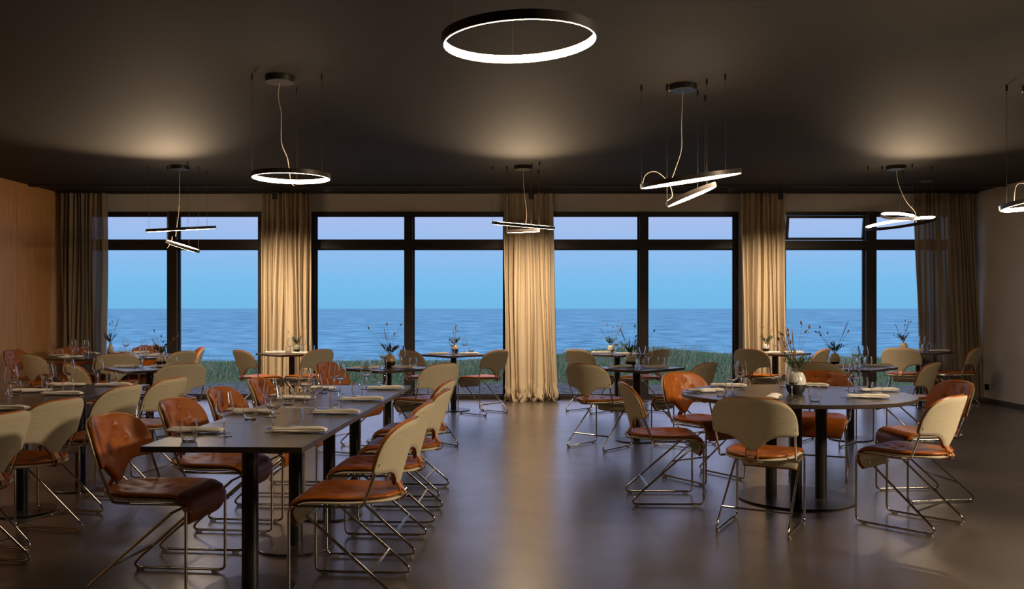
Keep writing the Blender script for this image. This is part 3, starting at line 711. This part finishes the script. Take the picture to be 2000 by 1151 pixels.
def keep_on(t, x, y, mg):
    """keep a ware within its table top, mg in from the rim"""
    if t in 'AJ':
        cx_, cy_ = (2.005, 6.22) if t == 'J' else TA; a, b = .795-mg, .755-mg
        q = math.hypot((x-cx_)/a, (y-cy_)/b)
        return (cx_+(x-cx_)/q, cy_+(y-cy_)/q) if q > 1 else (x, y)
    if t in SQ:
        cx_, cy_, an = SQ[t][:3]; c, s_ = math.cos(math.radians(an)), math.sin(math.radians(an)); u = (x-cx_)*c+(y-cy_)*s_; v = -(x-cx_)*s_+(y-cy_)*c
        l_ = SQH-mg; u = max(-l_, min(l_, u)); v = max(-l_, min(l_, v)); return cx_+u*c-v*s_, cy_+u*s_+v*c
    if t == 'B': return max(-3.56+mg, x), min(6.95-mg, y)
    return x, y
def put(t, proto, px, py, rz, label, cat, group, z=TZ):
    x, y = keep_on(t, *at(px, py, TZ), .05); return instance(proto, (x, y, z), rz, label, cat, group)
TA = (-5.04, 11.17)
TN = {'D': 'long brown table', 'B': 'grey green table', 'A': 'far round table', 'J': 'big round table', 'C': 'left middle square table', 'E': 'table before the left bright curtain', 'F': 'second row table left of the aisle',
 'G': 'window table left of the aisle', 'H': 'window table right of the aisle', 'I': 'second row table right of the aisle', 'K': 'table before the right bright curtain', 'L': 'right middle square table', 'M': 'far right corner table'}
# places: table, words, napkin(px,py,rz deg or None), tumbler, wine
PL = [
 ('D', 'at the front place on its aisle side', (584, 845, 90), (579, 836), (534, 836)),
 ('D', 'at the second place on its aisle side', (657, 809, 90), (655.5, 801), (616, 801)),
 ('D', 'at the third place on its aisle side', (708, 783, 91), (698, 775), (664, 769)),
 ('D', 'at the farthest place on its aisle side', (753, 761, 91), (747, 754), (715.5, 760)),
 ('D', 'at the front place on its wall side', (381, 846, -91), (369, 861), (438, 853)),
 ('D', 'at the second place on its wall side', (489, 808, -91), (489, 819), (528, 815)),
 ('D', 'at the third place on its wall side', (566, 781, -90), (563.5, 790), (596, 787)),
 ('D', 'at the farthest place on its wall side', (620, 762, -90), (631, 768), (653, 764.6)),
 ('B', 'nearest the left edge of the view', (10, 801, 90), (5, 792), None),
 ('B', 'at the middle aisle side place', (122, 772, 92), (133, 767), (135, 757)),
 ('B', 'at the far aisle side place', (222, 754.5, 92), (231, 750), (194, 752)),
 ('B', 'at the far place on the wall side', (103, 755, -88), (92, 761), (92, 770)),
 ('B', 'at the near place on the wall side', (10, 767, -80), (30, 772), (22, 777)),
 ('C', 'at the left place', (243, 717.5, 75), (270, 719), (279, 720)),
 ('C', 'at the right place', (320, 717.5, 100), (339, 716), (317, 716)),
 ('A', 'at the left front place', (140, 699.5, 115), (117, 698), (142, 696)),
 ('A', 'at the leftmost place', (115, 696.5, 75), (147, 694), (167, 698)),
 ('A', 'at the place before the brown curtain', (166, 691, 60), (167, 701), None),
 ('A', 'at the place behind the vase', (240, 688.5, 90), (240, 692.5), (246, 691)),
 ('A', 'at the right back place', (275, 690, 120), (258, 694), (281, 693)),
 ('A', 'at the right front place', (297, 696, 80), (292, 691), (305, 692)),
 ('E', 'at the left place', (538, 690, 100), (563, 692), (567, 691)),
 ('E', 'at the right place', (590, 691.5, 70), (609, 689), (591, 688.5)),
 ('F', 'at the left place', (715, 720, 105), (748, 722.5), (749.5, 720)),
 ('F', 'at the right place', (789, 720, 60), (807, 718), (784, 716)),
 ('G', 'at the left place', (856, 692.5, 95), (882.5, 693.5), (884, 691)),
 ('G', 'at the right place', (916, 692.5, 75), (928.5, 690), (910, 689.5)),
 ('H', 'at the left place', (1172, 690, 95), (1196.5, 693), (1203, 690.5)),
 ('H', 'at the right place', (1229, 693, 60), None, (1221.5, 690)),
 ('I', 'at the left place', (1211, 718.5, 115), (1252, 722), (1243, 719.5)),
 ('I', 'at the right place', (1281, 719.5, 80), (1292, 717), (1266, 717)),
 ('J', 'at the leftmost place', (1378, 766.5, 96), (1409, 774), (1430, 771.7)),
 ('J', 'at the left back place', (1423, 756, 68), None, (1447.6, 761.6)),
 ('J', 'at the front place near the vase', (1512, 778, -25), (1591, 784), (1546.6, 781)),
 ('J', 'at the back place before the orange chair', (1585, 754, 60), (1530, 756), None),
 ('J', 'at the right back place', (1722, 765, 88), (1686, 763), (1657, 763)),
 ('J', 'at the right front place', (1695, 778, 75), (1712, 775.7), (1668, 767)),
 ('K', 'at the left place', (1489, 692, 75), None, (1516, 690)),
 ('K', 'at the right place', (1560, 690.5, 90), (1558, 692), (1534, 689.5)),
 ('L', 'at the left place', (1637, 717, 100), (1680, 718.5), (1672, 716.5)),
 ('L', 'at the right place', (1713, 717, 75), (1710, 713.5), (1688, 715.5)),
 ('M', 'at the left place', (1785, 686, 90), (1806.6, 688), (1800, 687)),
 ('M', 'at the right place', (1834, 687, 85), (1831, 685), (1811, 686)),
]
for (t, w, nk, tb, wg) in PL:
    if nk:
        a = math.radians(nk[2]); x, y = keep_on(t, *at(nk[0], nk[1], TZ), .13)
        instance(NAPK, (x, y, TZ+.0035), a, 'folded white napkin %s, %s' % (w, TN[t]), 'napkin', 'white napkins')
        s = Vector((math.cos(a), math.sin(a), 0)); f = Vector((-math.sin(a), math.cos(a), 0))
        near = -1 if s.y > 0 else 1
        q = Vector((x, y, TZ)) + s*near*.043 + f*.02
        instance(FORK, q, a+math.pi*(0), 'steel fork %s, %s' % (w, TN[t]), 'fork', 'forks')
        q = Vector((x, y, TZ)) - s*near*.012 + f*.055
        instance(KNIFE, q, a, 'steel knife %s, %s' % (w, TN[t]), 'knife', 'knives')
    if tb: put(t, TUMB, tb[0], tb[1], 0, 'clear water glass %s, %s' % (w, TN[t]), 'water glass', 'water glasses')
    if wg: put(t, WINE, wg[0], wg[1], 0, 'empty stemmed wine glass %s, %s' % (w, TN[t]), 'wine glass', 'wine glasses')

# ------------------------------------------------------------------ vases and dried flowers
def vase_mats(top, bot):
    key = (top, bot)
    a = mat('vase_glaze', top, .25, spec=.6); b = mat('vase_dark_foot', bot, .4); return [a, b]
CREAM = vase_mats((.62, .57, .42), (.018, .016, .015)); TAN = vase_mats((.42, .27, .12), (.012, .011, .010)); GREEN = vase_mats((.24, .25, .19), (.02, .022, .02)); WHITE = vase_mats((.60, .60, .52), (.022, .024, .024))
SHAPES = {
 'egg': [(0, 0), (.030, 0), (.037, .012), (.043, .034), (.044, .05), (.041, .072), (.032, .092), (.026, .098), (.022, .096), (.034, .070), (.0, .02)],
 'bottle': [(0, 0), (.036, 0), (.044, .014), (.046, .034), (.040, .060), (.026, .092), (.019, .120), (.020, .130), (.016, .129), (.015, .11), (0, .05)],
 'big': [(0, 0), (.044, 0), (.058, .020), (.069, .055), (.071, .080), (.066, .115), (.052, .145), (.044, .153), (.039, .151), (.050, .12), (0, .04)],
}
def vase(shape, mats, split, sc, loc, label):
    prof = SHAPES[shape]; m = MB(); m.cur = 0
    P = []
    for (a, b) in zip(prof, prof[1:]):
        P.append(a)
        if a[1] < split < b[1] and a[0] > 0: t = (split-a[1])/(b[1]-a[1]); P.append((a[0]+(b[0]-a[0])*t, split))
    P.append(prof[-1]); k = next(i for i, p in enumerate(P) if p[1] >= split-1e-9)
    m.cur = 0; m.lathe(P[k:], 32); up = m
    r = empty('vase', loc); r.scale = (sc, sc, sc)
    up.build('glazed_body', mats[0], r, angle=50)
    lo = MB(); lo.lathe(P[:k+1], 32); lo.build('dark_foot', mats[1], r, angle=50)
    tag(r, label, 'vase', 'small flower vases'); return r
def leafq(m, p, d, L, W):
    d = d.normalized(); s = d.cross(Vector((0, 0, 1)));
    if s.length < .1: s = Vector((1, 0, 0))
    s.normalize(); n = s.cross(d)*W*.25
    m.add([p, p+d*L*.5+s*W+n, p+d*L, p+d*L*.5-s*W+n, p+d*L*.5], [(0, 1, 4), (1, 2, 4), (2, 3, 4), (3, 0, 4)])
def bouquet(loc, z0, h, seed, label, long_=None, nleaf=9, nseed=7, spread=.5):
    r_ = random.Random(seed); r = empty('flower_bunch', (loc[0], loc[1], loc[2]+z0)); tag(r, label, 'flowers', 'dried flower bunches')
    for k in range(nleaf):                                   # leafy sprigs
        a = r_.uniform(0, 6.28); e = r_.uniform(.35, 1.1)*spread*1.4; L = h*r_.uniform(.28, .5)
        d = Vector((math.cos(a)*e, math.sin(a)*e, 1)).normalized(); pts = [Vector((0, 0, -.035)), Vector((0, 0, 0))+d*.01, d*L*.5, d*L+Vector((math.cos(a), math.sin(a), -.3))*L*.15]
        m = MB(); m.tube(pts, .0012, 4)
        for q in range(14):
            t = .25+.75*q/13; p = pts[1].lerp(pts[2], min(t*2, 1)) if t < .5 else pts[2].lerp(pts[3], (t-.5)*2)
            dd = d+Vector((r_.uniform(-1, 1), r_.uniform(-1, 1), r_.uniform(-.5, .9)))*.9; leafq(m, p, dd, .026+.018*r_.random(), .0062)
        m.build('leaf_sprig', M['leaf'], r, angle=180)
    for k in range(nseed):                                   # bunny tail stems
        a = r_.uniform(0, 6.28); e = r_.uniform(.25, 1.0)*spread; L = h*r_.uniform(.55, .85)
        if long_ and k < len(long_): dx, L, kind = long_[k]; d = Vector((dx, r_.uniform(-.1, .1), 1)).normalized(); L *= h
        else: d = Vector((math.cos(a)*e*1.2, math.sin(a)*e, 1)).normalized(); kind = 's'
        end = d*L; m = MB(); m.tube([Vector((0, 0, -.04)), d*.02, end*.6+Vector((0, 0, .006)), end], .0010 if kind == 's' else .0016, 4)
        st = m.build('dried_stem', M['dry'], r)
        m = MB(); n = 9; seg = 8; vs = []
        hl = .030 if kind == 's' else L*.5; hr = .0075 if kind == 's' else .0042
        c0 = end if kind == 's' else end-d*hl*.9
        ax = (d+Vector((r_.uniform(-.5, .5), 0, r_.uniform(-.4, .1)))).normalized() if kind == 's' else d
        m.tube([c0+ax*hl*t for t in (0, .12, .3, .5, .7, .88, 1)], [hr*f for f in (.3, .8, 1, 1.0, .85, .55, .15)], 8)
        m.build('seed_head', M['seed'], st)
    return r
VS = [
 ('A', 216, 690.5, 'bottle', CREAM, .018, 1.0, 'pale bottle shaped vase on the far round table', 'leafy dried bunch with long stalk in the bottle shaped vase', .36, [(.35, 1.0, 'g'), (-.45, .75, 'g'), (.12, .8, 's'), (-.05, .72, 's')]),
 ('C', 313, 714, 'egg', CREAM, .040, 1.15, 'cream and black vase on the left middle square table', 'sparse dried bunch leaning right over the left middle square table', .26, [(-.55, .8, 'g'), (.9, 1.0, 's'), (.75, .8, 's'), (-.3, 1.0, 's'), (.1, .5, 's')]),
 ('E', 580, 688, 'egg', GREEN, .034, 1.05, 'small grey green vase on the table before the left bright curtain', 'small dried bunch in the grey green vase', .26, [(.42, 1.05, 'g'), (.75, .85, 's'), (-.65, .8, 's')]),
 ('F', 761.6, 717.5, 'egg', TAN, .046, 1.3, 'tan vase with black lower half on the second row table left of the aisle', 'wispy dark dried bunch in the tan and black vase', .34, [(-.22, .8, 'g'), (-.80, 1.0, 's'), (.35, .95, 's'), (-.1, .9, 's')]),
 ('G', 888.5, 689.5, 'egg', TAN, .052, 1.05, 'small tan and black vase on the window table left of the aisle', 'upright dried bunch on the window table left of the aisle', .27, [(.02, 1.1, 'g'), (.06, .95, 's'), (.1, .75, 's'), (-.1, .9, 'g')]),
 ('H', 1193, 688.5, 'egg', CREAM, .030, 1.0, 'small vase half behind glasses on the window table right of the aisle', 'round spreading dried bunch on the window table right of the aisle', .30, [(.55, 1.15, 'g'), (-.65, .9, 's'), (-.2, .95, 's'), (.3, .9, 's'), (-.6, .8, 's'), (.1, .8, 's')]),
 ('I', 1231.7, 715.5, 'egg', CREAM, .040, 1.25, 'cream and black vase on the second row table right of the aisle', 'green dried bunch with brown tails on the second row table right of the aisle', .34, [(.62, .95, 'g'), (-.40, .85, 'g'), (1.0, 1.0, 's'), (.35, .9, 's'), (.15, .85, 's'), (.55, .8, 's')]),
 ('J', 1554, 769.5, 'big', WHITE, .068, 1.0, 'big white and black vase on the big round table', 'full dried bunch with pink brown grasses on the big round table', .36, [(-.42, .85, 'g'), (-.22, .9, 'g'), (.1, .95, 's'), (-.5, .7, 's'), (-.35, .6, 's'), (.2, .8, 's'), (-.1, .85, 'g'), (.3, .9, 's')]),
 ('K', 1496, 687, 'egg', WHITE, .040, 1.1, 'grey and black vase before the right bright curtain', 'thin dried bunch with two upright stalks before the right bright curtain', .30, [(-.32, 1.0, 'g'), (.38, .9, 'g'), (1.1, .8, 's')]),
 ('L', 1641, 711, 'egg', CREAM, .026, 1.2, 'cream vase on the right middle square table', 'dried bunch with tails fanning left on the right middle square table', .34, [(.38, 1.1, 'g'), (-.85, .9, 's'), (-.7, .8, 's'), (-.6, .95, 's'), (-.75, .7, 's'), (.6, .8, 's')]),
 ('M', 1765, 685.5, 'egg', CREAM, .012, 1.2, 'cream vase on the far right corner table', 'upright dried bunch in the cream vase in the far right corner', .32, [(.25, 1.05, 'g'), (-.5, .95, 'g'), (.1, .95, 's'), (.3, .95, 's'), (.05, .75, 's')]),
]
for i, (t, px, py, shp, mm, split, sc, lb, lb2, hh, lg) in enumerate(VS):
    x, y = keep_on(t, *at(px, py, TZ), .05); top = max(p[1] for p in SHAPES[shp])*sc
    vase(shp, mm, split, sc, (x, y, TZ), lb)
    big = t == 'J'
    bouquet((x, y, TZ), top-.005, hh, 40+i, lb2, lg, 13 if big else 9, len(lg)+(4 if big else 1), .6)
